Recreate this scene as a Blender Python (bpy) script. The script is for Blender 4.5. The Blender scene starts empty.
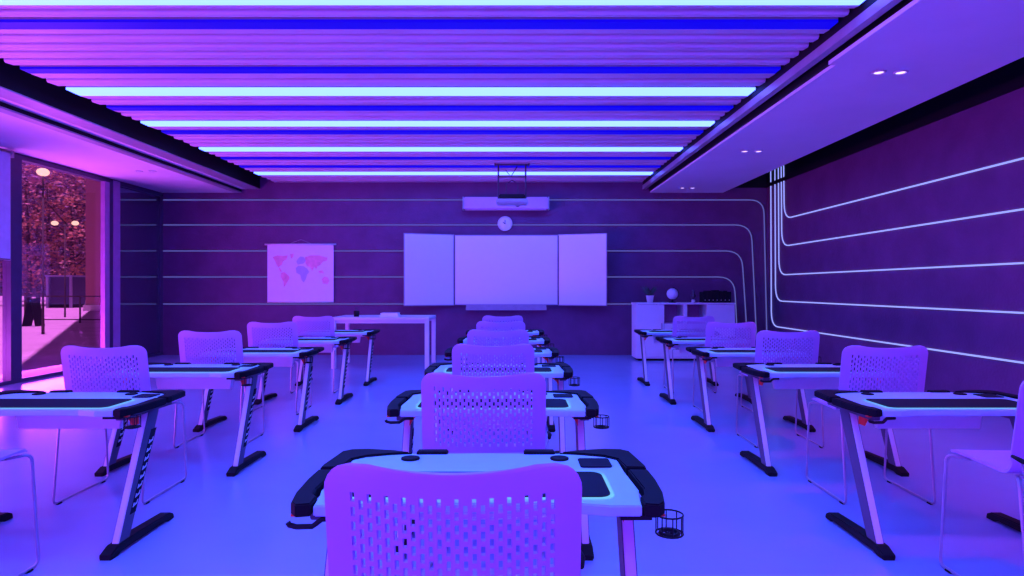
import bpy, bmesh, math, random
from mathutils import Vector, Matrix
random.seed(7)
scn = bpy.context.scene
COL = scn.collection
R = math.radians
H = 1.35            # eye height
F = 640.0           # focal length in pixels for a 1024 px wide frame

# ------------------------------------------------------------------ materials
def new_mat(name):
    m = bpy.data.materials.new(name); m.use_nodes = True
    nt = m.node_tree
    return m, nt, nt.nodes, nt.links, nt.nodes['Principled BSDF']

def paint(name, col, rough=0.45, metal=0.0, var=0.08, scale=9.0, bump=0.0, bscale=60.0, spec=0.5, var_map=None):
    """painted / moulded surface with a faint procedural mottling"""
    m, nt, N, L, b = new_mat(name)
    tc = N.new('ShaderNodeTexCoord')
    nz = N.new('ShaderNodeTexNoise'); nz.inputs['Scale'].default_value = scale; nz.inputs['Detail'].default_value = 5
    L.new(tc.outputs['Object'], nz.inputs['Vector'])
    rp = N.new('ShaderNodeValToRGB')
    rp.color_ramp.elements[0].position = 0.3; rp.color_ramp.elements[1].position = 0.7
    lo = [max(0, c*(1-var)) for c in col]; hi = [min(1, c*(1+var)) for c in col]
    rp.color_ramp.elements[0].color = (*lo, 1); rp.color_ramp.elements[1].color = (*hi, 1)
    L.new(nz.outputs['Fac'], rp.inputs['Fac']); L.new(rp.outputs['Color'], b.inputs['Base Color'])
    b.inputs['Roughness'].default_value = rough; b.inputs['Metallic'].default_value = metal
    b.inputs['Specular IOR Level'].default_value = spec
    if bump:
        n2 = N.new('ShaderNodeTexNoise'); n2.inputs['Scale'].default_value = bscale; n2.inputs['Detail'].default_value = 6
        L.new(tc.outputs['Object'], n2.inputs['Vector'])
        bp = N.new('ShaderNodeBump'); bp.inputs['Strength'].default_value = bump; bp.inputs['Distance'].default_value = 0.02
        L.new(n2.outputs['Fac'], bp.inputs['Height']); L.new(bp.outputs['Normal'], b.inputs['Normal'])
    return m

def glow(name, col, strength=1.0):
    m, nt, N, L, b = new_mat(name)
    b.inputs['Base Color'].default_value = (0.02, 0.02, 0.02, 1); b.inputs['Specular IOR Level'].default_value = 0.1
    b.inputs['Emission Color'].default_value = (*col, 1)
    b.inputs['Emission Strength'].default_value = strength
    return m

def glass(name, tint=(0.9, 0.8, 0.95), refl=0.12):
    m, nt, N, L, b = new_mat(name)
    out = N['Material Output']; N.remove(b)
    tr = N.new('ShaderNodeBsdfTransparent'); tr.inputs['Color'].default_value = (*tint, 1)
    gl = N.new('ShaderNodeBsdfGlossy'); gl.inputs['Roughness'].default_value = 0.02
    fr = N.new('ShaderNodeFresnel'); ge = N.new('ShaderNodeNewGeometry'); mr = N.new('ShaderNodeMapRange')
    mr.inputs['To Min'].default_value = 1.45; mr.inputs['To Max'].default_value = 1/1.45     # same reflectance from both faces of the pane
    L.new(ge.outputs['Backfacing'], mr.inputs['Value']); L.new(mr.outputs['Result'], fr.inputs['IOR'])
    mx = N.new('ShaderNodeMixShader')
    L.new(fr.outputs['Fac'], mx.inputs['Fac']); L.new(tr.outputs[0], mx.inputs[1]); L.new(gl.outputs[0], mx.inputs[2])
    L.new(mx.outputs[0], out.inputs['Surface'])
    return m

def mirror_dark(name, col, fac):
    m, nt, N, L, b = new_mat(name)
    b.inputs['Base Color'].default_value = (*col, 1); b.inputs['Roughness'].default_value = 0.4
    out = N['Material Output']
    gl = N.new('ShaderNodeBsdfGlossy'); gl.inputs['Roughness'].default_value = 0.015
    gl.inputs['Color'].default_value = (0.9, 0.9, 1, 1)
    mx = N.new('ShaderNodeMixShader'); mx.inputs['Fac'].default_value = fac
    L.new(b.outputs[0], mx.inputs[1]); L.new(gl.outputs[0], mx.inputs[2]); L.new(mx.outputs[0], out.inputs['Surface'])
    return m

def carbon(name):
    m, nt, N, L, b = new_mat(name)
    tc = N.new('ShaderNodeTexCoord'); ck = N.new('ShaderNodeTexChecker'); ck.inputs['Scale'].default_value = 260
    ck.inputs['Color1'].default_value = (0.006, 0.006, 0.008, 1); ck.inputs['Color2'].default_value = (0.010, 0.010, 0.013, 1)
    L.new(tc.outputs['Object'], ck.inputs['Vector']); L.new(ck.outputs['Color'], b.inputs['Base Color'])
    b.inputs['Roughness'].default_value = 0.65; b.inputs['Specular IOR Level'].default_value = 0.1
    return m

def brick_mat(name):
    m, nt, N, L, b = new_mat(name)
    tc = N.new('ShaderNodeTexCoord'); br = N.new('ShaderNodeTexBrick'); br.inputs['Scale'].default_value = 2.2
    br.inputs['Color1'].default_value = (0.50, 0.13, 0.16, 1); br.inputs['Color2'].default_value = (0.42, 0.10, 0.13, 1)
    br.inputs['Mortar'].default_value = (0.46, 0.2, 0.22, 1)
    L.new(tc.outputs['Object'], br.inputs['Vector']); L.new(br.outputs['Color'], b.inputs['Base Color'])
    b.inputs['Roughness'].default_value = 0.8
    return m

def leaf_mat(name, a, c):
    m, nt, N, L, b = new_mat(name)
    tc = N.new('ShaderNodeTexCoord'); nz = N.new('ShaderNodeTexNoise'); nz.inputs['Scale'].default_value = 0.9
    L.new(tc.outputs['Object'], nz.inputs['Vector'])
    rp = N.new('ShaderNodeValToRGB'); rp.color_ramp.elements[0].position = 0.38; rp.color_ramp.elements[1].position = 0.62
    rp.color_ramp.elements[0].color = (*a, 1); rp.color_ramp.elements[1].color = (*c, 1)
    L.new(nz.outputs['Fac'], rp.inputs['Fac']); L.new(rp.outputs['Color'], b.inputs['Base Color'])
    b.inputs['Roughness'].default_value = 0.7
    return m

M = dict(
    floor=paint('polished_floor', (0.32, 0.38, 0.66), 0.2, var=0.04, scale=1.3, bump=0.015, bscale=3, spec=0.9),
    plaster=paint('dark_stucco_plaster', (0.145, 0.056, 0.145), 0.65, var=0.13, scale=2.6, bump=0.3, bscale=30, spec=0.25),
    soffit=paint('white_plasterboard', (0.74, 0.70, 0.74), 0.7, var=0.03, scale=2),
    slat=paint('pale_ceiling_slats', (0.62, 0.58, 0.64), 0.4, var=0.04, scale=3),
    gap=paint('deep_blue_ceiling_void', (0.05, 0.04, 0.12), 0.7),
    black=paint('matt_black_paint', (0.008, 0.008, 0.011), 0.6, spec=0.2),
    grey=paint('grey_metal_trim', (0.36, 0.34, 0.38), 0.35, 0.2),
    white_metal=paint('white_powder_coat', (0.72, 0.70, 0.72), 0.38, var=0.03),
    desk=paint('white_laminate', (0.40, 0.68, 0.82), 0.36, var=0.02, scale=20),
    carbon=carbon('carbon_weave_plastic'),
    rubber=paint('black_rubber', (0.008, 0.008, 0.01), 0.75, spec=0.2),
    mat=paint('dark_desk_mat', (0.012, 0.013, 0.02), 0.8, spec=0.15),
    mauve=paint('mauve_metal_case', (0.62, 0.33, 0.66), 0.45, var=0.03),
    decal=paint('navy_leg_cover', (0.085, 0.08, 0.12), 0.5, spec=0.3),
    letter=paint('white_print', (0.5, 0.55, 0.62), 0.5),
    red=paint('red_plastic', (0.85, 0.035, 0.012), 0.4),
    shell=paint('pale_chair_plastic', (0.50, 0.27, 0.60), 0.48, var=0.02),
    chrome=paint('pale_steel_tube', (0.36, 0.33, 0.42), 0.3, 0.35),
    cyan=glow('cyan_white_tube', (0.48, 0.88, 8.0), 1.0),
    blue=glow('deep_blue_tube', (0.0, 0.0, 0.85), 1.0),
    mat_led=glow('mat_edge_light', (0.20, 0.62, 0.95), 0.9),
    line_far=glow('wall_light_line', (0.10, 0.10, 0.42), 1.0),
    line_near=glow('bright_wall_light_line', (0.36, 0.41, 1.2), 1.0),
    spot=glow('downlight_lens', (1.6, 1.2, 2.2), 1.0),
    lamp=glow('warm_lamp_globe', (2.2, 1.9, 0.8), 1.0),
    board=paint('whiteboard_enamel', (0.80, 0.80, 0.83), 0.28, var=0.01),
    paper=paint('map_paper', (0.86, 0.82, 0.86), 0.7, var=0.02),
    land=paint('map_land_tint', (0.9, 0.42, 0.50), 0.7, var=0.12, scale=12),
    land2=paint('map_cool_land_tint', (0.50, 0.55, 0.80), 0.7, var=0.1, scale=12),
    cab=paint('white_cabinet', (0.74, 0.72, 0.76), 0.45, var=0.02),
    cabin=paint('plum_shelf_back', (0.42, 0.16, 0.34), 0.6),
    plant=leaf_mat('house_plant_leaf', (0.03, 0.07, 0.05), (0.06, 0.12, 0.08)),
    pane=glass('window_glass', (0.88, 0.62, 0.90)),
    darkpane=mirror_dark('dark_glazed_panel', (0.03, 0.03, 0.06), 0.42),
    frame=paint('plum_window_frame', (0.42, 0.20, 0.42), 0.4),
    darkframe=paint('dark_window_frame', (0.06, 0.04, 0.09), 0.45),
    blind=paint('pale_blind_cloth', (0.62, 0.60, 0.75), 0.85, bump=0.05, bscale=200),
    paving=paint('pale_pink_paving', (0.52, 0.40, 0.50), 0.85, var=0.15, scale=0.8),
    brick=brick_mat('red_brick'),
    leafa=leaf_mat('autumn_leaves', (0.11, 0.07, 0.15), (0.70, 0.36, 0.20)),
    leafb=leaf_mat('dull_purple_leaves', (0.11, 0.07, 0.20), (0.52, 0.26, 0.28)),
    bark=paint('tree_bark', (0.10, 0.07, 0.08), 0.9, bump=0.4),
    kiosk=paint('navy_kiosk_panel', (0.06, 0.05, 0.16), 0.5),
    post=paint('pale_kiosk_post', (0.35, 0.32, 0.55), 0.5),
    pot=paint('white_ceramic', (0.78, 0.76, 0.80), 0.3),
    globe=paint('pale_globe_ball', (0.70, 0.74, 0.86), 0.35),
    wood=paint('dark_bottle', (0.05, 0.03, 0.06), 0.4),
)

# ------------------------------------------------------------------ mesh builder
class MB:
    def __init__(s): s.bm = bmesh.new()
    def box(s, x0, x1, y0, y1, z0, z1, bevel=0.0):
        g = bmesh.ops.create_cube(s.bm, size=1)['verts']
        for v in g:
            v.co = Vector(((x0+x1)/2 + v.co.x*(x1-x0), (y0+y1)/2 + v.co.y*(y1-y0), (z0+z1)/2 + v.co.z*(z1-z0)))
        if bevel:
            es = list({e for v in g for e in v.link_edges})
            bmesh.ops.bevel(s.bm, geom=es, offset=bevel, segments=2, affect='EDGES')
        return s
    def prism(s, pts, a0, a1, axis='z', bevel=0.0):
        """polygon pts extruded along an axis; pts are (x,y) for z, (y,z) for x, (x,z) for y"""
        def P(p, a):
            return {'z': (p[0], p[1], a), 'x': (a, p[0], p[1]), 'y': (p[0], a, p[1])}[axis]
        lo = [s.bm.verts.new(P(p, a0)) for p in pts]; hi = [s.bm.verts.new(P(p, a1)) for p in pts]
        n = len(pts)
        fs = [s.bm.faces.new(lo), s.bm.faces.new(hi)]
        for i in range(n): fs.append(s.bm.faces.new((lo[i], lo[(i+1) % n], hi[(i+1) % n], hi[i])))
        bmesh.ops.recalc_face_normals(s.bm, faces=fs)
        if bevel:
            es = [e for f in fs[:2] for e in f.edges]
            bmesh.ops.bevel(s.bm, geom=list(set(es)), offset=bevel, segments=2, affect='EDGES')
        return s
    def tube(s, pts, r, n=8, closed=False):
        pts = [Vector(p) for p in pts]; m = len(pts); rings = []
        up = None
        for i, p in enumerate(pts):
            if closed: t = (pts[(i+1) % m] - pts[i-1])
            else: t = pts[min(i+1, m-1)] - pts[max(i-1, 0)]
            t.normalize()
            if up is None:
                up = Vector((0, 0, 1)) if abs(t.z) < 0.9 else Vector((1, 0, 0))
            a = t.cross(up)
            if a.length < 1e-4: a = t.orthogonal()
            a.normalize(); b = a.cross(t).normalized(); up = b
            rr = r[i] if isinstance(r, (list, tuple)) else r
            rings.append([s.bm.verts.new(p + a*rr*math.cos(2*math.pi*k/n) + b*rr*math.sin(2*math.pi*k/n)) for k in range(n)])
        for i in range(m if closed else m-1):
            A, B = rings[i], rings[(i+1) % m]
            for k in range(n): 
                f = s.bm.faces.new((A[k], A[(k+1) % n], B[(k+1) % n], B[k])); f.smooth = True
        if not closed:
            s.bm.faces.new(rings[0][::-1]); s.bm.faces.new(rings[-1])
        return s
    def lathe(s, prof, c=(0, 0, 0), n=20, sx=1, sy=1, axis='z'):
        def P(rad, h, a):
            x, y = rad*math.cos(a)*sx, rad*math.sin(a)*sy
            return {'z': (c[0]+x, c[1]+y, c[2]+h), 'y': (c[0]+x, c[1]+h, c[2]+y)}[axis]
        rings = [[s.bm.verts.new(P(max(r, 1e-4), h, 2*math.pi*k/n)) for k in range(n)] for r, h in prof]
        fs = []
        for A, B in zip(rings, rings[1:]):
            for k in range(n):
                f = s.bm.faces.new((A[k], A[(k+1) % n], B[(k+1) % n], B[k])); f.smooth = True; fs.append(f)
        fs.append(s.bm.faces.new(rings[0])); fs.append(s.bm.faces.new(rings[-1]))
        bmesh.ops.recalc_face_normals(s.bm, faces=fs)
        return s
    def ball(s, c, r, sx=1, sy=1, sz=1, n=16):
        prof = [(r*math.sin(math.pi*i/n), -r*math.cos(math.pi*i/n)*sz) for i in range(n+1)]
        return s.lathe(prof, c, n=18, sx=sx, sy=sy)
    def build(s, name, mat, parent=None, loc=None):
        me = bpy.data.meshes.new(name); 
        bmesh.ops.recalc_face_normals(s.bm, faces=s.bm.faces[:])
        s.bm.to_mesh(me); s.bm.free()
        me.materials.append(mat)
        o = bpy.data.objects.new(name, me); COL.objects.link(o)
        if parent: o.parent = parent
        if loc: o.location = loc
        return o

def tag(o, label=None, cat=None, group=None, kind=None):
    if label: o['label'] = label
    if cat: o['category'] = cat
    if group: o['group'] = group
    if kind: o['kind'] = kind
    return o
def struct(name, mb, mat, parent=None):
    o = mb.build(name, mat, parent)
    if parent is None: o['kind'] = 'structure'
    return o
def thing(name, label, cat, loc=(0, 0, 0), group=None):
    o = bpy.data.objects.new(name, None); COL.objects.link(o); o.location = loc
    o.empty_display_size = 0.1
    return tag(o, label, cat, group)
def copy_tree(o, parent=None):
    c = o.copy(); COL.objects.link(c)
    if parent: c.parent = parent
    for ch in list(o.children): copy_tree(ch, c)
    return c
def arc(cx, cy, r, a0, a1, n=8):
    return [(cx + r*math.cos(R(a0+(a1-a0)*i/n)), cy + r*math.sin(R(a0+(a1-a0)*i/n))) for i in range(n+1)]
def rrect(x0, x1, y0, y1, r, n=5):
    return arc(x1-r, y1-r, r, 0, 90, n) + arc(x0+r, y1-r, r, 90, 180, n) + arc(x0+r, y0+r, r, 180, 270, n) + arc(x1-r, y0+r, r, 270, 360, n)

# ------------------------------------------------------------------ the room
XL, XR, YB, YF = -7.05, 5.14, 12.9, -3.2
ZS = 3.27           # underside of the side soffits
ZC = 3.48           # underside of the slats
ZT = 3.80           # underside of the slab
struct('floor', MB().box(XL-.2, XR+.2, YF-.2, YB+.2, -.2, 0), M['floor'])
struct('wall_back', MB().box(XL-.2, XR+.2, YB, YB+.2, 0, ZT), M['plaster'])
struct('wall_right', MB().box(XR, XR+.2, YF, YB, 0, ZT), M['plaster'])
struct('wall_front', MB().box(XL-.2, XR+.2, YF-.2, YF, 0, ZT), M['plaster'])
struct('wall_left', MB().box(XL-.2, XL, YF, -2.6, 0, ZT).box(XL-.2, XL, -2.6, YB, 3.25, ZT), M['plaster'])
struct('ceiling', MB().box(XL-.2, XR+.2, YF-.2, YB+.2, ZT, ZT+.25), M['black'])

# slatted ceiling field; lamps sit in it in place of a slat
cyan_bars = [(-1.55, .26), (.45, .26), (2.1, .26), (3.45, .26), (4.70, .22), (6.97, .225), (8.33, .19), (9.87, .20), (11.95, .21)]
blue_bars = [(1.2, .16), (2.75, .16), (4.1, .16), (5.19, .14), (6.28, .13), (7.61, .14), (8.79, .14), (10.55, .11), (11.27, .11)]
bars = [(y, w, 'c') for y, w in cyan_bars] + [(y, w, 'b') for y, w in blue_bars]
SX0, SX1 = -4.79, 2.62
mb = MB()
edges = [-3.0]
for by, bw, _ in sorted(bars): edges += [by-bw/2, by+bw/2]
edges.append(YB-.2)
for e0, e1 in zip(edges[0::2], edges[1::2]):
    if e1-e0 < .05: continue
    n = max(1, round((e1-e0)/.205)); p = (e1-e0)/n
    for i in range(n):          # a slat: shallow moulded profile, lowest towards the camera side
        a = e0 + p*i + p*.03; b_ = e0 + p*(i+1) - p*.09
        mb.prism([(a, ZC+.09), (a, ZC+.016), (a+.018, ZC), (b_-.05, ZC+.010), (b_, ZC+.035), (b_, ZC+.09)], SX0 - .02*(i % 2), SX1, 'x')
mb.box(SX0, SX1, YB-.2, YB, ZC, ZC+.06)
tag(mb.build('ceiling_slats', M['slat']), kind='structure')
tag(MB().box(SX0, SX1, -3.0, YB, ZC+.092, ZC+.12).build('ceiling_backing', M['gap']), kind='structure')

ordn = ['first', 'second', 'third', 'fourth', 'fifth', 'sixth', 'seventh', 'eighth', 'ninth']
def light_bar(y, w, kind, label):
    nm = 'ceiling_light' if kind == 'c' else 'blue_ceiling_light'
    t = thing(nm, label, 'ceiling light', (0, y, ZC), 'cyan light bars in the slatted ceiling' if kind == 'c' else 'deep blue light bars in the slatted ceiling')
    MB().prism([(-w/2, -.004), (w/2, -.004), (w/2, .02), (-w/2, .02)], SX0+.01, SX1-.01, 'x').build('diffuser', M['cyan' if kind == 'c' else 'blue'], t)
    MB().box(SX0+.01, SX1-.01, -w/2, w/2, .021, .09).build('housing', M['grey'], t)
vis_c = [b for b in cyan_bars if b[0] > 4.5]; vis_b = [b for b in blue_bars if b[0] > 4.5]
for y, w in cyan_bars:
    n = len(cyan_bars) - cyan_bars.index((y, w))
    light_bar(y, w, 'c', ('cyan white light bar closest to the back wall' if n == 1 else ordn[n-1] + ' cyan white light bar counted from the back wall'))
for y, w in blue_bars:
    n = len(blue_bars) - blue_bars.index((y, w))
    light_bar(y, w, 'b', 'deep blue light bar closest to the back wall' if n == 1 else ordn[n-1] + ' deep blue light bar counted from the back wall')

# side soffits
struct('ceiling_left', MB().box(XL, -5.58, YF, YB, ZS, ZS+.12), M['soffit'])
struct('trim_1', MB().box(-5.58, -5.45, YF, YB, ZS-.001, ZS+.02), M['grey'])       # lip of the left soffit
struct('trim_2', MB().box(-5.47, -5.455, YF, YB, ZS+.02, ZT), M['black'])
struct('trim_3', MB().box(-5.455, -5.33, YF, YB, ZS+.07, ZS+.085), M['soffit'])    # pale rail
struct('trim_4', MB().box(-5.33, -5.08, YF, YB, ZS+.07, ZS+.085), M['grey'])
struct('trim_5', MB().box(-5.12, -5.08, YF, YB, ZS+.086, ZT), M['black'])          # dark fascia of the slat field
struct('ceiling_right', MB().box(2.80, 4.25, YF, YB, ZS, ZS+.12), M['soffit'])
struct('trim_6', MB().box(2.72, 2.80, YF, 5.5, ZS-.004, ZS+.03), M['soffit'])
struct('trim_7', MB().box(2.785, 2.80, 5.5, YB, ZS-.002, ZS+.03), M['soffit'])
struct('trim_8', MB().box(2.765, 2.785, YF, YB, ZS+.03, ZT), M['black'])
struct('trim_9', MB().box(2.63, 2.70, YF, YB, ZS+.07, ZS+.15), M['grey'])
struct('trim_10', MB().box(2.64, 2.68, YF, YB, ZS+.15, ZT), M['black'])
struct('rail_and_gap_shade', MB().box(XR-.03, XR, YF, YB, 3.37, 3.44).box(XR-.006, XR, YF, YB, 3.44, ZT).box(4.3, XR, YB-.006, YB, 3.37, ZT), M['black'])            # black rail, plus black panels painting the shade of the gap above the soffit

# downlights in the right soffit (pairs) and a pair in the left one
def downlight(x, y, label, on=True):
    t = thing('downlight', label, 'ceiling light', (x, y, ZS), 'recessed downlights')
    MB().lathe([(.062, -.004), (.048, -.012), (.044, -.004), (.062, -.001)], n=20).build('bezel', M['white_metal'], t)
    MB().lathe([(.043, -.003), (.03, -.007), (.0, -.008)], n=20).build('lens', M['spot' if on else 'white_metal'], t)
for y, wh in ((5.69, 'nearest pair on the right soffit'), (8.97, 'middle pair on the right soffit'), (12.25, 'pair by the back wall on the right soffit')):
    downlight(3.26, y, 'glowing downlight, left one of the ' + wh)
    downlight(3.455, y, 'glowing downlight, right one of the ' + wh)
downlight(-6.12, 10.5, 'pale downlight, left one of the pair on the left soffit', False)
downlight(-5.9, 10.5, 'pale downlight, right one of the pair on the left soffit', False)

# light lines on the walls
def smooth_path(pts, r=.25, n=6):
    """round the corners of a polyline"""
    pts = [Vector(p) for p in pts]; out = [pts[0]]
    for a, b, c in zip(pts, pts[1:], pts[2:]):
        d1 = (a-b); d2 = (c-b); rr = min(r, d1.length*.45, d2.length*.45)
        p, q = b + d1.normalized()*rr, b + d2.normalized()*rr
        for i in range(n+1):
            t = i/n; out.append(p*(1-t)**2 + b*2*t*(1-t) + q*t*t)
    return out + [pts[-1]]
def bx(px): return (px-512)*YB/F
def bz(py): return H + (288-py)*YB/F
back_lines = [(200, 763.5, 767), (225, 751, 757), (251, 741.5, 748), (277, 734, 738)]
for i, (py, xa, xb) in enumerate(back_lines):
    z = bz(py)
    pts = smooth_path([(XL+.03, YB-.012, z), (bx(xa), YB-.012, z), (bx(xb), YB-.012, .05)], .32 if i else .28)
    tag(MB().tube(pts, .0115, 6).build('light_line', M['line_far']),
        ['topmost', 'second', 'third', 'fourth'][i] + ' thin light line on the back wall, bending down at right', 'light strip', 'light lines on the back wall')
tag(MB().tube([(XL+.03, YB-.012, bz(304)), (2.9, YB-.012, bz(304))], .0115, 6).build('light_line', M['line_far']),
    'lowest thin light line on the back wall, ending behind the cabinet', 'light strip', 'light lines on the back wall')
for i, (z, dv) in enumerate(((2.65, 12.08), (2.14, 12.19), (1.60, 12.32), (1.10, 12.48), (.60, 12.68))):
    pts = smooth_path([(XR-.014, -1.5, z), (XR-.014, dv-.03, z), (XR-.014, dv, ZT-.02)], .3)
    tag(MB().tube(pts, .0115, 6).build('light_line', M['line_near']),
        ['topmost', 'second', 'middle', 'fourth', 'lowest'][i] + ' bright light line on the right wall, turning up near the corner', 'light strip', 'light lines on the right wall')

# ------------------------------------------------------------------ window wall
def window(name, y0, y1, z0, z1, pane_mat, near_frame, far_frame):
    t = bpy.data.objects.new(name, None); COL.objects.link(t); t['kind'] = 'structure'
    t.location = (XL, (y0+y1)/2, 0); hw = (y1-y0)/2
    f = MB()
    if near_frame: f.box(-.10, .02, -hw, -hw+near_frame, z0, z1)
    if far_frame: f.box(-.10, .02, hw-far_frame, hw, z0, z1)
    f.box(-.10, .02, -hw+near_frame, hw-far_frame, z0, z0+.05); f.box(-.10, .02, -hw+near_frame, hw-far_frame, z1-.06, z1)
    f.build('window_frame', M['darkframe'], t)
    MB().box(-.055, -.045, -hw+near_frame, hw-far_frame, z0+.05, z1-.06).build('pane', pane_mat, t)
    return t
window('window_1', 9.02, 11.28, 0, 3.25, M['pane'], .16, .10)
window('window_2', 5.6, 9.02, 0, 3.25, M['pane'], .10, .04)
struct('trim_12', MB().box(XL-.04, XL+.035, 11.03, 11.16, .05, 3.19), M['frame'])
struct('trim_13', MB().box(XL-.1, XL+.03, 11.28, 11.47, 0, 3.25), M['frame'])
wp = window('window_3', 11.47, YB, 0, 3.25, M['darkpane'], .005, .005)
window('window_4', 1.5, 5.6, 0, 3.25, M['pane'], .10, .04)
window('window_5', -2.6, 1.5, 0, 3.25, M['pane'], .10, .04)
t = thing('roller_blind', 'pale blue roller blind half drawn over the glass at far left', 'blind', (XL+.12, 7.83, 3.2))
MB().tube([(0, -1.0, 0), (0, 1.0, 0)], .035, 12).build('roller', M['grey'], t)
MB().box(.03, .034, -.98, .97, -1.45, 0).build('blind_cloth', M['blind'], t)
MB().tube([(.032, -.98, -1.46), (.032, .97, -1.46)], .013, 8).build('bottom_bar', M['grey'], t)
MB().box(-.12, .04, -1.03, -1.0, -.05, .05).box(-.12, .04, 1.0, 1.03, -.05, .05).build('bracket', M['grey'], t)

# ------------------------------------------------------------------ outside the window
def outp(px, d): return ((px-512)*d/F, d)
struct('ground', MB().box(-90, XL-.2, -10, 110, -.22, -.02), M['paving'])
# unseen slab added high overhead: its edge throws the slanting shade over the paving
mb = MB().prism([(-7.3, 4), (-7.3, 9.0), (-28.5, 43.5), (-16, 70), (4, 70), (4, 13.4), (-7.0, 13.4), (-7.0, 4)], 13.0, 13.6)
tag(mb.build('added_shade_slab', M['soffit']), kind='structure')
mb = MB(); mb.box(-7.25, 5.4, 13.12, 13.5, -.02, 13.0); tag(mb.build('exterior_wall', M['brick']), kind='structure')

t = thing('brick_building', 'red brick building standing beyond the path behind the trees', 'building', (-24.9, 38.5, -.02))
MB().box(-.75, 4, 0, 8, 0, 9).build('wall', M['brick'], t)
MB().box(-.9, 4.1, -.12, 8.1, 9, 9.4).build('parapet', M['soffit'], t)
MB().box(-.85, 4.1, -.1, 8.1, 0, .35).build('plinth', M['soffit'], t)

def lamp_post(px, d, z, heads, label):
    x, y = outp(px, d)
    t = thing('street_lamp', label, 'lamp post', (x, y, -.02))
    MB().tube([(0, 0, 0), (0, 0, 1.0), (0, 0, z)], [.045, .03, .022], 10).build('pole', M['bark'], t)
    for hx in heads:
        if hx: MB().tube([(0, 0, z-.05), (hx, 0, z-.05)], .016, 8).build('arm', M['bark'], t)
        MB().ball((hx, 0, z+.06), .15 if len(heads) > 1 else .165, sz=.72).build('lamp_globe', M['lamp'], t)
lamp_post(65, 30, 4.35, (-.48, .48), 'twin globe street lamp glowing among the trees outside')
lamp_post(43, 19, 4.75, (0,), 'single globe street lamp glowing at the top of the window')

x, y = outp(61, 44)
t = thing('kiosk', 'dark navy kiosk with pale posts standing on the path outside', 'kiosk', (x, y, -.02))
MB().box(-1.0, .75, 0, 1.4, .25, 2.15).build('panel', M['kiosk'], t)
MB().box(-1.05, .8, -.08, 1.48, 2.15, 2.25).build('roof', M['post'], t)
for xx in (-.95, .65): MB().box(xx, xx+.14, -.12, 0, 0, 2.15).build('post', M['post'], t)
MB().box(-.95, .7, .05, 1.35, 0, .25).build('base', M['black'], t)
x, y = outp(33.5, 23)
t = thing('sandwich_board', 'black folding sandwich board standing on the sunlit paving outside', 'sign', (x, y, -.02))
for s in (-1, 1):
    MB().prism([(s*.02, 1.0), (s*.05, 1.0), (s*.26, 0), (s*.22, 0)], -.22, .22, 'y').build('board', M['black'], t)
MB().tube([(0, -.2, .97), (0, .2, .97)], .02, 8).build('hinge', M['kiosk'], t)
x, y = outp(50, 25)
t = thing('path_railing', 'low thin railing running along the sunlit path outside', 'railing', (x, y, -.02))
MB().box(-1.0, 3.4, -.02, .02, 1.02, 1.07).build('top_rail', M['bark'], t)
for i in range(3): MB().box(-1+i*2.15, -.95+i*2.15, -.02, .02, 0, 1.02).build('post', M['bark'], t)
MB().box(-1.0, 3.4, -.015, .015, .12, .16).build('bottom_rail', M['bark'], t)

def tree(px, d, h, w, mat, label, leaves=2600, size=.38):
    x, y = outp(px, d)
    t = thing('tree', label, 'tree', (x, y, -.02), 'trees beyond the path')
    tr = MB().tube([(0, 0, 0), (.1, .05, h*.2), (-.05, 0, h*.45), (.05, 0, h*.8)], [.22, .17, .13, .04], 9)
    for i in range(6):
        a = i*1.05; tr.tube([(0, 0, h*(.25+.07*i)), (math.cos(a)*w*.3, math.sin(a)*w*.3, h*(.4+.08*i))], [.08, .02], 6)
    tr.build('trunk', M['bark'], t)
    bm = bmesh.new()
    cl = [(random.gauss(0, w*.27), random.gauss(0, w*.25), h*random.uniform(.16, .97), random.uniform(.5, 1.0)) for _ in range(46)]
    for _ in range(leaves):
        c = random.choice(cl)
        p = Vector((c[0]+random.gauss(0, c[3]*.6), c[1]+random.gauss(0, c[3]*.6), max(.3, c[2]+random.gauss(0, c[3]*.5))))
        rot = Matrix.Rotation(random.uniform(0, 6.28), 3, 'Z') @ Matrix.Rotation(random.uniform(-1.2, 1.2), 3, 'X')
        s = size*random.uniform(.5, 1.1)
        bm.faces.new([bm.verts.new(p + rot @ Vector(q)*s) for q in ((-.5, 0, 0), (0, 0, -.3), (.5, 0, 0), (0, .05, .3))])
    me = bpy.data.meshes.new('foliage'); bm.to_mesh(me); bm.free(); me.materials.append(mat)
    f = bpy.data.objects.new('foliage', me); COL.objects.link(f); f.parent = t
tree(28, 50, 11.5, 6, M['leafb'], 'tall dull purple tree at the left end of the row outside')
tree(49, 53, 12.5, 6, M['leafa'], 'orange tinged autumn tree behind the kiosk outside')
tree(72, 50, 11.0, 6, M['leafa'], 'orange tinged autumn tree right of the kiosk, by the twin lamp')
tree(92, 55, 12.5, 6, M['leafb'], 'dull purple tree partly behind the brick building')
tree(38, 66, 15, 8, M['leafa'], 'taller rear tree between the two leftmost trees outside')
tree(62, 70, 16, 9, M['leafb'], 'taller rear tree beyond the twin lamp outside')
tree(86, 72, 16, 9, M['leafb'], 'taller rear tree beside the brick building outside')

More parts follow.
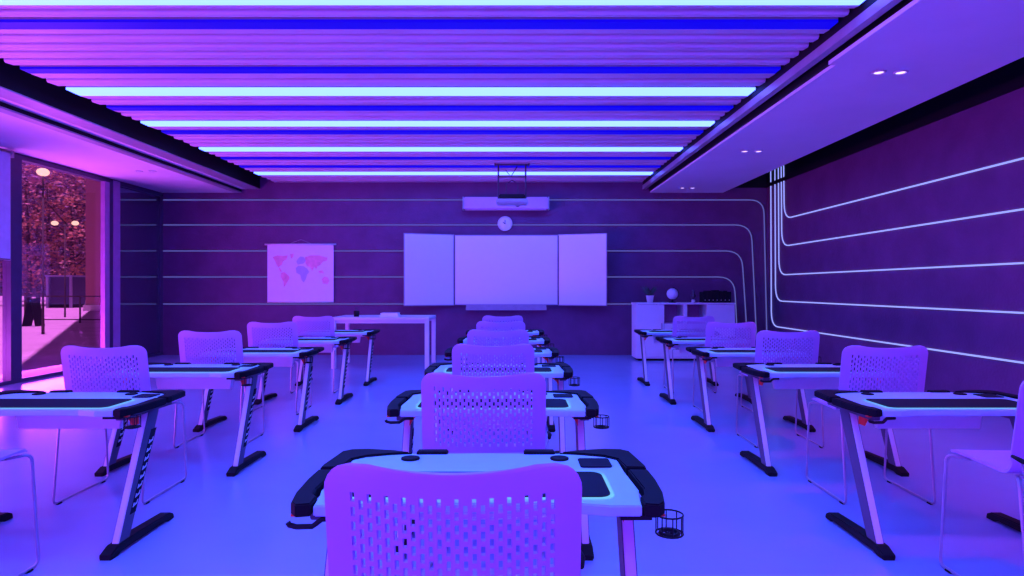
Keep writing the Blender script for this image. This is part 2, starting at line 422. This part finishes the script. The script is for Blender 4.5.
# ------------------------------------------------------------------ back wall furniture
# folding whiteboard
xc0, xc1, zb0, zb1 = -1.15, .92, 1.0, 2.42
t = thing('whiteboard', 'wide triple panel whiteboard with folding wings on the back wall', 'whiteboard', (-.115, YB-.10, 0))
def board_panel(w, h): 
    return MB().box(0, w, -.012, 0, 0, h)
cw = xc1-xc0
def panel(name, x, z, w, h, rot, par, mat):
    e = MB().box(0, w, -.016, 0, 0, h).build(name, M['grey'], par); e.location = (x, 0, z); e.rotation_euler = (0, 0, rot)
    MB().box(.018, w-.018, -.02, -.0155, .018, h-.018).build('writing_surface', mat, e)
    return e
panel('centre_panel', -cw/2, zb0+.01, cw, zb1-zb0-.02, 0, t, M['board'])
a = R(20)
panel('wing_panel', cw/2+.01, zb0, .98, zb1-zb0, -a, t, M['board'])
e = panel('wing_panel', -cw/2-.01-1.01*math.cos(a), zb0, 1.01, zb1-zb0, a, t, M['board']); e.location.y = -1.01*math.sin(a)
MB().box(-cw/2+.02, cw/2-.02, .002, .095, zb0+.1, zb1-.1).build('wall_mount', M['grey'], t)
for s in (-1, 1): MB().tube([(s*(cw/2+.005), -.008, zb0+.02), (s*(cw/2+.005), -.008, zb1-.02)], .012, 8).build('hinge', M['black'], t)
MB().box(-.80, .80, -.11, -.02, zb0-.09, zb0-.06).box(-.80, .80, -.11, -.10, zb0-.06, zb0-.03).box(-.80, .80, -.02, .0, zb0-.09, zb0+.01).build('pen_tray', M['grey'], t)

# roll-up projection screen case
t = thing('screen_case', 'long pale projection screen case mounted above the round clock', 'projector screen', (-.12, YB-.1, 3.03))
MB().box(-.84, .84, -.1, .1, -.12, .13, .02).build('housing', M['mauve'], t)
for s in (-1, 1): MB().box(s*.85-.012, s*.85+.012, -.105, .1, -.125, .135, .006).build('end_cap', M['grey'], t)
MB().box(-.8, .8, -.03, -.01, -.135, -.12).build('bottom_bar', M['grey'], t)
# clock
t = thing('wall_clock', 'small round wall clock above the whiteboard', 'clock', (-.14, YB, 2.645))
MB().lathe([(.145, 0), (.15, -.02), (.14, -.045), (.13, -.04), (.13, -.02)], n=32, axis='y').build('rim', M['white_metal'], t)
MB().lathe([(.13, -.018), (.128, -.024), (0, -.024)], n=32, axis='y').build('dial', M['paper'], t)
MB().box(-.006, .006, -.032, -.027, -.01, .075).build('minute_hand', M['black'], t)
h_ = MB().box(-.008, .008, -.036, -.033, -.01, .05).build('hour_hand', M['black'], t); h_.rotation_euler = (0, R(-60), 0)
# projector on its ceiling frame
YP = 11.0
t = thing('projector', 'dark projector hanging from the ceiling in a pipe frame', 'projector', (0, YP, 0))
zp = H + (288-200)*YP/F
MB().box(-.27, .27, -.2, .2, zp-.075, zp+.0, .02).build('body', M['grey'], t)
MB().box(-.22, .22, -.19, .19, zp+.005, zp+.075, .015).build('top_cover', M['black'], t)
MB().lathe([(.05, 0), (.055, .03), (.04, .04), (.035, .01)], c=(.1, .2, zp-.035), n=18, axis='y').build('lens', M['black'], t)
f = MB()
for s in (-1, 1):
    f.tube([(s*.235, 0, zp+.02), (s*.235, 0, ZC-.002)], .014, 8)
    f.tube([(s*.29, -.1, ZC-.015), (s*.29, .1, ZC-.015)], .012, 8)
f.tube([(-.30, 0, ZC-.014), (.30, 0, ZC-.014)], .012, 8)
f.tube([(-.235, 0, ZC-.22), (.235, 0, ZC-.22)], .01, 8)
f.tube([(-.1, 0, zp+.05), (-.1, 0, zp+.28), (0, 0, zp+.34), (.1, 0, zp+.28), (.1, 0, zp+.05)], .009, 8)
f.build('pipe_frame', M['decal'], t)
f = MB(); f.tube([(-.11, .0, ZC-.1), (-.02, 0, ZC-.22), (.09, 0, ZC-.04)], .008, 6).build('cable', M['black'], t)

# wall map
def mp(px, py): return ((px-512)*YB/F, H+(288-py)*YB/F)
x0, z1 = mp(268, 244.5); x1, z0 = mp(334, 302)
t = thing('world_map', 'hanging world map chart with pink land on the back wall', 'map', ((x0+x1)/2, YB-.03, 0))
hw = (x1-x0)/2
MB().box(-hw, hw, -.003, .0, z0, z1).build('sheet', M['paper'], t)
MB().tube([(-hw-.05, -.002, z1), (hw+.05, -.002, z1)], .018, 10).build('top_rod', M['white_metal'], t)
MB().tube([(-hw, -.002, z0), (hw, -.002, z0)], .014, 10).build('bottom_rod', M['white_metal'], t)
MB().tube([(-.25, 0, z1), (0, .02, z1+.1), (.25, 0, z1)], .004, 6).build('hanging_cord', M['grey'], t)
W, HH = 2*hw, z1-z0
def land(name, polys, mat):
    m_ = MB()
    for pl in polys: m_.prism([((u-.5)*W, z1-v*HH) for u, v in pl], -.0055, -.003, 'y')
    m_.build(name, mat, t)
land('americas', [[(.08,.22),(.15,.19),(.24,.20),(.31,.19),(.29,.26),(.24,.29),(.22,.35),(.17,.40),(.14,.36),(.12,.30)],
                  [(.17,.41),(.19,.41),(.22,.47),(.20,.48)],
                  [(.21,.49),(.26,.48),(.32,.54),(.34,.58),(.31,.64),(.27,.72),(.25,.74),(.24,.64),(.20,.56)],
                  [(.34,.17),(.40,.16),(.39,.22),(.36,.25)]], M['land'])
land('europe_and_africa', [[(.44,.30),(.46,.25),(.50,.21),(.55,.22),(.58,.28),(.55,.33),(.50,.34),(.46,.35)],
                  [(.43,.41),(.47,.37),(.55,.38),(.60,.42),(.63,.48),(.60,.52),(.58,.60),(.55,.66),(.52,.62),(.50,.53),(.44,.49)]], M['land2'])
land('asia', [[(.57,.22),(.66,.19),(.78,.19),(.91,.23),(.90,.28),(.84,.30),(.80,.36),(.76,.38),(.74,.43),(.71,.39),(.68,.46),(.64,.39),(.60,.38),(.57,.31)],
                  [(.77,.46),(.83,.45),(.86,.50),(.79,.50)]], M['land'])
land('australia', [[(.82,.60),(.86,.56),(.91,.57),(.94,.63),(.91,.69),(.84,.68)]], M['land'])

# teacher's table
t = thing('teacher_table', 'plain white teacher table in front of the back wall', 'table', (-2.2, 11.15, 0))
MB().box(-.82, .82, -.49, .49, .81, .86, .006).build('tabletop', M['white_metal'], t)
MB().box(-.76, .76, -.45, -.43, .76, .81).box(-.76, .76, .43, .45, .76, .81).build('apron', M['white_metal'], t)
for sx in (-1, 1):
    for sy in (-1, 1):
        MB().box(sx*.78-.035, sx*.78+.035, sy*.45-.035, sy*.45+.035, 0, .81, .004).build('leg', M['white_metal'], t)
t = thing('pen_cup', 'small dark pen cup standing on the white teacher table', 'cup', (-2.66, 10.95, .86))
MB().lathe([(.045, 0), (.05, .1), (.044, .1), (.04, .01), (0, .01)], n=18).build('cup', M['black'], t)
for dx, dy in ((.015, 0), (-.012, .01), (0, -.015)): MB().tube([(dx*.4, dy*.4, .012), (dx*1.6, dy*1.6, .16)], .005, 6).build('pen', M['wood'], t)
zz = .86
for i, (w, d_, h_, lab) in enumerate(((.32, .24, .03, 'bottom white book of the small pile on the teacher table'), (.29, .22, .035, 'top white book of the small pile on the teacher table'))):
    t = thing('book', lab, 'book', (-2.08, 10.95, zz), 'books on the teacher table')
    MB().box(-w/2, w/2-.004, -d_/2+.004, d_/2-.004, .003, h_-.003).build('pages', M['paper'], t)
    MB().box(-w/2, w/2, -d_/2, d_/2, 0, .003).box(-w/2, w/2, -d_/2, d_/2, h_-.003, h_).box(-w/2-.003, -w/2, -d_/2, d_/2, 0, h_).build('cover', M['pot'], t)
    zz += h_ + .0005

# cabinet
CX0, CX1, CY0, CY1, CZ = 2.31, 4.13, 11.85, 12.35, 1.075
t = thing('storage_cabinet', 'low white storage cabinet with open shelves in the back right corner', 'cabinet', ((CX0+CX1)/2, CY0, 0))
hw = (CX1-CX0)/2
def lx(px): return (px-512)*CY0/F - (CX0+CX1)/2
b = MB().box(-hw, -hw+.02, 0.02, .5, .06, CZ-.03).box(hw-.02, hw, 0.02, .5, .06, CZ-.03).box(-hw, hw, .02, .5, .04, .06)
a0, a1, a2, a3 = lx(664.5), lx(684), lx(687.5), lx(707)
b.box(a0-.02, a0, .02, .5, .06, CZ-.03).box(a3, a3+.02, .02, .5, .06, CZ-.03).box(a1, a2, .02, .48, .06, CZ-.03)
b.build('carcass', M['cab'], t)
MB().box(-hw-.01, hw+.01, 0, .51, CZ-.03, CZ, .004).build('top', M['cab'], t)
MB().box(-hw+.04, hw-.04, .06, .46, 0, .04).build('plinth', M['black'], t)
MB().box(a0, a3, .48, .5, .06, CZ-.03).build('back_panel', M['cabin'], t)
for i, zz in enumerate((.36, .70)):
    MB().box(a0, a1, .03, .48, zz-.01, zz+.01).build('shelf', M['cabin'], t)
    MB().box(a2, a3, .03, .48, zz-.01, zz+.01).build('shelf', M['cabin'], t)
for (p, q, kx) in ((-hw+.003, a0-.004, -1), (a3+.004, hw-.003, 1)):
    d_ = MB().box(p, q, 0, .018, .065, CZ-.035, .003).build('door', M['cab'], t)
    kxx = q-.05 if kx < 0 else p+.05
    MB().box(kxx-.006, kxx+.006, -.025, 0, .55, .70, .003).build('handle', M['chrome'], d_)
# lower fronts of the open middle section
for (p, q) in ((a0+.002, a1-.002), (a2+.002, a3-.002)):
    d_ = MB().box(p, q, 0.002, .02, .065, .69, .003).build('drawer_front', M['cab'], t)
    MB().box((p+q)/2-.06, (p+q)/2+.06, -.02, .002, .6, .612, .002).build('handle', M['chrome'], d_)

def on_cab(px): return (px-512)*12.0/F
t = thing('potted_plant', 'small leafy plant in a white pot on the cabinet left end', 'plant', (on_cab(650.5), 12.05, CZ))
MB().lathe([(.05, 0), (.075, .13), (.082, .135), (.07, .135), (.065, .115), (0, .115)], n=20).build('pot', M['pot'], t)
lf = bmesh.new()
for i in range(34):
    a = random.uniform(0, 6.28); l = random.uniform(.14, .27); lean = random.uniform(.15, .75)
    base = Vector((math.cos(a)*.02, math.sin(a)*.02, .115)); dr = Vector((math.cos(a)*lean, math.sin(a)*lean, 1)).normalized()
    sd = Vector((-math.sin(a), math.cos(a), 0))*.018
    m1 = base + dr*l*.55; tip = base + dr*l + Vector((math.cos(a), math.sin(a), -.5))*lean*.06
    vs = [lf.verts.new(q) for q in (base-sd*.3, base+sd*.3, m1+sd, tip, m1-sd)]
    lf.faces.new(vs)
me = bpy.data.meshes.new('leaves'); lf.to_mesh(me); lf.free(); me.materials.append(M['plant'])
o = bpy.data.objects.new('leaves', me); COL.objects.link(o); o.parent = t
t = thing('desk_globe', 'pale round desk globe standing on the cabinet', 'globe', (on_cab(673), 12.05, CZ))
MB().lathe([(.07, 0), (.07, .012), (.02, .022), (.012, .06), (0, .06)], n=20).build('stand', M['black'], t)
MB().ball((0, 0, .165), .105).build('ball', M['globe'], t)
MB().tube([(.118*math.cos(R(q)), 0, .165+.118*math.sin(R(q))) for q in range(-90, 91, 15)], .006, 6).build('meridian_arc', M['black'], t)
t = thing('figurine', 'small dark figurine with a pale foot on the cabinet, beside the globe', 'ornament', (on_cab(694), 12.05, CZ))
MB().lathe([(.035, 0), (.035, .05), (.02, .06), (0, .06)], n=16).build('base', M['pot'], t)
MB().lathe([(.015, .06), (.045, .10), (.05, .14), (.02, .17), (.03, .20), (.02, .23), (0, .235)], n=16).build('body', M['wood'], t)
# row of dark binders
xa, xb = on_cab(702), on_cab(730)
n = 7; w = (xb-xa)/n
for i in range(n):
    hh = (.20, .225, .20, .235, .215, .225, .205)[i]
    place = ('leftmost of the dark binders on the cabinet', 'second from the left of the dark cabinet binders', 'third from the left of the dark cabinet binders', 'middle one of the dark cabinet binders',
             'third from the right of the dark cabinet binders', 'second from the right of the dark cabinet binders', 'rightmost of the dark binders on the cabinet')[i]
    t = thing('binder', place, 'binder', (xa+w*(i+.5), 12.05, CZ), 'dark binders on the cabinet')
    MB().box(-w*.47, w*.47, -.12, -.117, 0, hh).box(-w*.47, -w*.47+.003, -.117, .12, 0, hh).box(w*.47-.003, w*.47, -.117, .12, 0, hh).build('cover', M['black'], t)
    MB().box(-w*.40, w*.40, -.115, .115, .004, hh-.012).build('pages', M['wood'], t)
    MB().lathe([(.010, 0), (.010, -.003), (.006, -.003)], c=(0, -.12, .05), n=12, axis='y').build('finger_ring', M['grey'], t)

# ------------------------------------------------------------------ gaming desks
def mirror(pts): return [(-x, y) for x, y in reversed(pts)]
TZ = .73
def make_desk():
    t = thing('gaming_desk', '', 'desk')
    half = [(0, -.275), (.28, -.275), (.375, -.297), (.468, -.297), (.478, -.20), (.488, -.15), (.478, .05), (.478, .20), (.44, .27), (.0, .285)]
    outline = half + [(-x, y) for x, y in reversed(half[1:-1])]
    MB().prism(outline, TZ-.032, TZ, 'z', .004).build('tabletop', M['desk'], t)
    rear = [(0.276, 0.268), (0.347, 0.255), (0.434, 0.225), (0.478, 0.180), (0.489, 0.072), (0.557, 0.068), (0.559, 0.100), (0.540, 0.285), (0.511, 0.315), (0.450, 0.322), (0.347, 0.300)]
    front = [(0.491, 0.045), (0.557, 0.042), (0.559, -0.060), (0.552, -0.190), (0.536, -0.285), (0.516, -0.312), (0.474, -0.302), (0.476, -0.235), (0.493, -0.215), (0.501, -0.160)]
    for s in (0, 1):
        MB().prism(mirror(rear) if s else rear, TZ-.026, TZ+.008, 'z', .004).build('rear_corner_guard', M['carbon'], t)
        g = MB().prism(mirror(front) if s else front, TZ-.030, TZ+.008, 'z', .004).build('front_corner_guard', M['carbon'], t)
        sx = -1 if s else 1
        MB().box(sx*.527-.010, sx*.527+.010, -.284, -.262, TZ-.036, TZ-.029).build('red_insert', M['red'], g)['label'] = 'red plastic insert'
    # mat with its lit edge
    rim = rrect(-.405, .405, -.245, .035, .045, 6)
    MB().prism(rim, TZ+.0005, TZ+.003, 'z').build('mat_light_edge', M['mat_led'], t)['label'] = 'glowing cyan edge of the desk mat'
    MB().prism(rrect(-.393, .393, -.233, .023, .038, 6), TZ+.0031, TZ+.0055, 'z').build('desk_mat', M['mat'], t)
    MB().prism(rrect(.335, .445, .085, .195, .012, 3), TZ+.0005, TZ+.005, 'z').build('phone_pad', M['mat'], t)
    for s in (-1, 1):
        MB().lathe([(.034, 0), (.034, .005), (.024, .007), (.0, .003)], c=(s*.27, .2, TZ+.0005), n=20).build('cable_grommet', M['rubber'], t)
        MB().box(s*.20-.058, s*.20+.058, .262, .305, TZ-.02, TZ+.010, .004).build('rear_clip', M['rubber'], t)
    # under-frame
    MB().prism([(-.42, TZ-.037), (.42, TZ-.037), (.40, .66), (.30, .645), (.285, .56), (-.285, .56), (-.30, .645), (-.40, .66)], .06, .10, 'y', .004).build('cross_beam', M['white_metal'], t)
    for s in (-1, 1):
        xl = s*.472
        # leaning column
        lg = MB().prism([(-.292, .03), (-.197, .03), (.085, .665), (.085, TZ-.033), (-.022, TZ-.033), (-.022, .665)], xl-.017, xl+.017, 'x', .003).build('leg', M['white_metal'], t)
        # side cover: dark strip on both faces
        for q in (-1, 1):
            xa = xl + q*.0172; xb = xl + q*.0205
            pl = [(-.284, .036), (-.201, .036), (.081, .655), (.081, TZ-.045), (-.016, TZ-.045), (-.016, .665)]
            cv = MB().prism(pl, min(xa, xb), max(xa, xb), 'x').build('side_cover', M['decal'], lg)
            if q == 1:
                lt = MB(); dk = MB()
                x2, x3 = xb+.0005, xb+.0015
                def al(u, v):   # u along the leg 0..1, v across in metres
                    yy = -.257 + (.044+.257)*u; z = .045 + (.655-.045)*u
                    return (yy + .031 + v, z)
                dk.prism([al(.20, -.026), al(.20, .026), al(.86, .026), al(.86, -.026)], x2, x3, 'x')
                dk.build('print_band', M['mat'], lg)
                for i in range(8):
                    u0 = .25 + i*.070
                    lt.prism([al(u0, -.018), al(u0+.018, -.018), al(u0+.034, .018), al(u0+.016, .018)], x3+.0002, x3+.001, 'x')
                    lt.prism([al(u0+.018, -.018), al(u0+.036, -.018), al(u0+.032, -.010), al(u0+.020, -.010)], x3+.0002, x3+.001, 'x')
                    lt.prism([al(u0+.030, .018), al(u0+.050, .018), al(u0+.046, .010), al(u0+.028, .010)], x3+.0002, x3+.001, 'x')
                lt.build('lettering', M['letter'], lg)['label'] = 'white slanted lettering running up the leg'
        MB().box(xl-.024, xl+.024, -.24, .22, TZ-.062, TZ-.0365, .003).build('top_rail', M['decal'], t)
        xi = xl - s*.021
        MB().prism([(xi, TZ-.034), (xi - s*.075, TZ-.034), (xi - s*.062, TZ-.052), (xi - s*.018, .645), (xi, .610)], -.105, -.035, 'y', .003).build('red_bracket', M['red'], t)['label'] = 'red plastic bracket at the top of the leg'
        # foot
        MB().prism([(-.36, .0), (-.30, .0), (-.27, .012), (.14, .012), (.17, .0), (.23, .0), (.225, .028), (.19, .046), (-.12, .056), (-.30, .052), (-.36, .026)], xl-.033, xl+.033, 'x', .006).build('foot', M['rubber'], t)
    # cup holder right, headphone hook left
    c = MB().box(.41, .50, -.285, -.255, TZ-.046, TZ-.033).tube([(.48, -.27, TZ-.038), (.514, -.27, TZ-.038)], .006, 6).build('cup_holder', M['black'], t)
    w = MB(); cx, cy, r = .553, -.27, .039
    for zz in (TZ-.034, TZ-.088):
        w.tube([(cx+r*math.cos(q*math.pi/8), cy+r*math.sin(q*math.pi/8), zz) for q in range(16)], .0026, 6, closed=True)
    for q in range(8):
        a = q*math.pi/4
        w.tube([(cx+r*math.cos(a), cy+r*math.sin(a), TZ-.034), (cx+r*math.cos(a), cy+r*math.sin(a), TZ-.088), (cx, cy, TZ-.089)], .002, 5)
    w.tube([(cx+.026*math.cos(q*math.pi/6), cy+.026*math.sin(q*math.pi/6), TZ-.088) for q in range(12)], .006, 6, closed=True)
    w.build('wire_basket', M['black'], c)
    MB().tube([(-.40, -.285, TZ-.040), (-.445, -.29, TZ-.041), (-.458, -.295, TZ-.050), (-.47, -.30, TZ-.058), (-.515, -.30, TZ-.059), (-.535, -.30, TZ-.054), (-.540, -.30, TZ-.046)], .008, 8).build('headphone_hook', M['black'], t)
    return t

# ------------------------------------------------------------------ chairs
def chair_meshes():
    cols = [-.2012 + .0175*i for i in range(24)]
    us = [-.26, -.25, -.235, -.218]
    for c in cols: us += [c-.0045, c+.0045]
    us += [.218, .235, .25, .26]
    kinds = {}
    for i in range(24): kinds[4+2*i] = i % 2      # u-cell index -> parity of the slot column
    # path length s from the top edge; slots start at .065
    S0, T, per, ln = .060, .033, 8, .0215
    ss = [0, .006, .014, .026, .042, .055]
    slots = []
    for p in range(per):
        for par in (0, 1):
            a = S0 + p*T + par*T/2; slots.append((a, a+ln, par))
    cuts = sorted({round(v, 5) for a, b_, _ in slots for v in (a, b_)})
    ss += cuts
    send = .356
    # backrest line then bend then seat
    def prof(s):
        top = Vector((0.0, .991)); d = Vector((.17, -.985)).normalized()
        if s <= send: return top + d*s
        p = top + d*send; r = .075
        ang0 = math.atan2(d.y, d.x); turn = -ang0 - R(-2)  # turn up to nearly level
        L_ = r*turn; q = min(s-send, L_); th = q/r
        c = p + Vector((-d.y, d.x))*r
        rad = p - c
        ca, sa = math.cos(th), math.sin(th)
        w = c + Vector((rad.x*ca - rad.y*sa, rad.x*sa + rad.y*ca))
        rest = s - send - L_
        if rest > 0:
            dd = Vector((math.cos(ang0+turn), math.sin(ang0+turn)))
            flat = min(rest, .30); w = w + dd*flat
            rest -= flat
            if rest > 0:
                for i in range(8):
                    a = -R(5)*i; w = w + Vector((math.cos(a), math.sin(a)))*rest/8
        return w
    ss += [S0+per*T+.0035+.0195, send]
    ss = sorted(set(ss))
    back_end = len(ss)-1
    L_ = .075*1.42
    ss += [send + L_*i/6 for i in range(1, 7)] + [send+L_+.30*i/6 for i in range(1, 7)] + [send+L_+.30+.06*i/5 for i in range(1, 6)]
    def hw(s):
        r = .055
        h_ = .267
        if s < r: h_ = .267 - r + math.sqrt(max(0, r*r-(r-s)**2))
        tail = ss[-1]-s
        if tail < .05: h_ -= (.05 - math.sqrt(max(0, .05**2-(.05-tail)**2)))
        if s > send: h_ += .005*min(1, (s-send)/.12)
        return h_
    def vert(u, s):
        w = prof(s); f = u/.26; x = f*hw(s)
        if s < .066 and abs(u) < .25:
            # keep the slot columns upright below the corners
            x = f*hw(s)
        z = w.y; yy = w.x
        fall = max(0, 1 - s/.14)
        z -= .017*(1-min(1, abs(f)/.80)**2)*fall
        back = 1 if s < send else max(0, 1-(s-send)/.15)
        yy += .030*f*f*back                      # slightly dished
        if s > send: z += .004*f*f*(1-back)
        return Vector((x, yy, z))
    def grid(rows, name):
        bm = bmesh.new()
        V = [[bm.verts.new(vert(u, s)) for u in us] for s in rows]
        for j in range(len(rows)-1):
            mid = (rows[j]+rows[j+1])/2
            for i in range(len(us)-1):
                if i in kinds and any(a < mid < b_ and par == kinds[i] for a, b_, par in slots): continue
                bm.faces.new((V[j][i], V[j][i+1], V[j+1][i+1], V[j+1][i]))
        bmesh.ops.recalc_face_normals(bm, faces=bm.faces[:])
        bmesh.ops.solidify(bm, geom=bm.faces[:], thickness=.011)
        me = bpy.data.meshes.new(name); bm.to_mesh(me); bm.free(); me.materials.append(M['shell'])
        return me
    return grid(ss[:back_end+1], 'backrest'), grid(ss[back_end:], 'seat')

def make_chair():
    t = thing('perforated_chair', '', 'chair')
    mb_, ms_ = chair_meshes()
    for nm, me in (('backrest', mb_), ('seat', ms_)):
        o = bpy.data.objects.new(nm, me); COL.objects.link(o); o.parent = t
    zf = .556
    for s in (-1, 1):
        x = s*.272
        pts = smooth_path([(x*.8, .12, zf), (x, .04, zf), (x, -.02, .012), (x, .535, .012), (x, .49, zf), (x*.8, .40, zf)], .035, 5)
        lg = MB().tube(pts, .0072, 8).build('sled_leg', M['chrome'], t)
        for yy in (.03, .47): MB().box(x-.011, x+.011, yy-.02, yy+.02, 0, .011, .003).build('glide', M['rubber'], lg)
    MB().tube([(-.215, .40, zf), (.215, .40, zf)], .0085, 8).tube([(-.215, .12, zf), (.215, .12, zf)], .0085, 8).tube([(-.15, .12, zf), (-.15, .40, zf)], .008, 8).tube([(.15, .12, zf), (.15, .40, zf)], .008, 8).build('seat_frame', M['chrome'], t)
    return t

desk0, chair0 = make_desk(), make_chair()
used = {'d': 0, 'c': 0}
def put(proto, key, loc, label, group, rz=0):
    o = proto if not used[key] else copy_tree(proto)
    used[key] = 1
    o.location = loc; o.rotation_euler.z = rz
    tag(o, label, None, group); return o
rows6 = ['nearest', 'second nearest', 'third nearest', 'fourth nearest', 'fifth nearest', 'farthest']
rows5 = ['nearest', 'second nearest', 'third nearest', 'fourth nearest', 'farthest']
D0, C0, ST = 2.12, 1.285, 1.41
centre_chairs = []
for k in range(6):
    put(desk0, 'd', (-.098, D0+ST*k, 0), 'white desk with black corner guards, %s in the middle row' % rows6[k], 'gaming desks of the middle row')
    c = put(chair0, 'c', (-.122, C0+ST*k, 0), 'pale perforated chair, %s in the middle row' % rows6[k], 'chairs of the middle row')
    centre_chairs.append(c)
right_chairs = []
for k in range(1, 6):
    put(desk0, 'd', (-2.487, D0+ST*k, 0), 'white desk with black corner guards, %s in the row by the window' % rows5[k-1], 'gaming desks of the window row')
    put(chair0, 'c', (-2.56, C0-.13+ST*k, 0), 'pale perforated chair, %s in the row by the window' % rows5[k-1], 'chairs of the window row', R(1))
    put(desk0, 'd', (2.342, D0+ST*k, 0), 'white desk with black corner guards, %s in the right row' % rows5[k-1], 'gaming desks of the right row')
    right_chairs.append(put(chair0, 'c', (2.34, C0-.13+ST*k, 0), 'pale perforated chair, %s in the right row' % rows5[k-1], 'chairs of the right row', R(-1)))
# short black arm pads where the photo shows them
def arm(ch, s, y0, y1, z):
    a_ = MB().tube([(s*.300, y0, z-.006), (s*.305, (y0+y1)/2, z), (s*.300, y1, z+.004)], [.008, .010, .007], 10).build('arm_pad', M['rubber'], ch)
    MB().tube([(s*.303, (y0+y1)/2, z-.008), (s*.285, (y0+y1)/2, z-.07), (s*.255, (y0+y1)/2, .55)], .005, 8).build('arm_bracket', M['chrome'], a_)
    return a_
for ch in centre_chairs: arm(ch, 1, .36, .44, .64)
arm(right_chairs[0], -1, -.06, .04, .66)

# ------------------------------------------------------------------ light
def area(name, loc, rot, sx, sy, col, power):
    l = bpy.data.lights.new(name, 'AREA'); l.shape = 'RECTANGLE'; l.size = sx; l.size_y = sy; l.color = col; l.energy = power
    o = bpy.data.objects.new(name, l); COL.objects.link(o); o.location = loc; o.rotation_euler = rot
    return o
area('magenta_wall_lamp', (-0.5, -3.0, 1.7), (R(90), 0, 0), 9.0, 2.2, (0.21, 0.012, 0.95), 370)
for y, w in cyan_bars:      # the light thrown down by each cyan bar
    area('cyan_bar_lamp', (-.4, y, ZC-.012), (0, 0, 0), 4.6, w, (0.02, 0.13, 1.0), 72 if y < 9 else 46)
for x, ys in ((3.36, (2.4, 5.69, 8.97)), (-6.0, (2.4, 6.4, 10.5))):      # magenta spots: at the right downlights, and added under the unlit left soffit
    for y in ys:
        l = bpy.data.lights.new('magenta_soffit_fill', 'SPOT'); l.color = (1.0, 0.06, 0.75); l.energy = (130 if x > 0 else 170) if y < 8 else 30
        l.spot_size = R(130); l.spot_blend = 1.0; l.shadow_soft_size = .12
        o = bpy.data.objects.new('magenta_soffit_fill', l); COL.objects.link(o); o.location = (x, y, ZS-.03)
# unseen lamp added outside the glass, for daylight glancing up off the paving
area('pink_bounce_fill', (XL-1.1, 5.0, .15), (R(120), 0, R(-90)), 15.0, 1.0, (0.68, 0.16, 1.0), 1600)
s = bpy.data.lights.new('sun', 'SUN'); s.energy = 7.0; s.color = (1.0, 0.55, 1.0); s.angle = R(.6)
so = bpy.data.objects.new('sun', s); COL.objects.link(so); so.rotation_euler = (0, 0, 0); so.location = (-20, 20, 30)
w = bpy.data.worlds.new('dusk_sky'); scn.world = w; w.use_nodes = True
bg = w.node_tree.nodes['Background']; bg.inputs['Color'].default_value = (0.42, 0.14, 0.60, 1); bg.inputs['Strength'].default_value = 0.22

# ------------------------------------------------------------------ camera and view
cam = bpy.data.cameras.new('camera'); cam.sensor_width = 36; cam.lens = F/1024*36; cam.clip_end = 300
co = bpy.data.objects.new('camera', cam); COL.objects.link(co); co.location = (0, 0, H); co.rotation_euler = (R(90), 0, 0)
scn.camera = co
vs = scn.view_settings; scn.display_settings.display_device = 'sRGB'
vs.view_transform = 'Standard'; vs.look = 'None'; vs.exposure = 0.0; vs.gamma = 1.0; vs.use_curve_mapping = False
try:
    scn.cycles.use_denoising = True; scn.cycles.max_bounces = 8; scn.cycles.diffuse_bounces = 4
    scn.cycles.transparent_max_bounces = 8; scn.cycles.caustics_reflective = False; scn.cycles.caustics_refractive = False
except Exception: pass
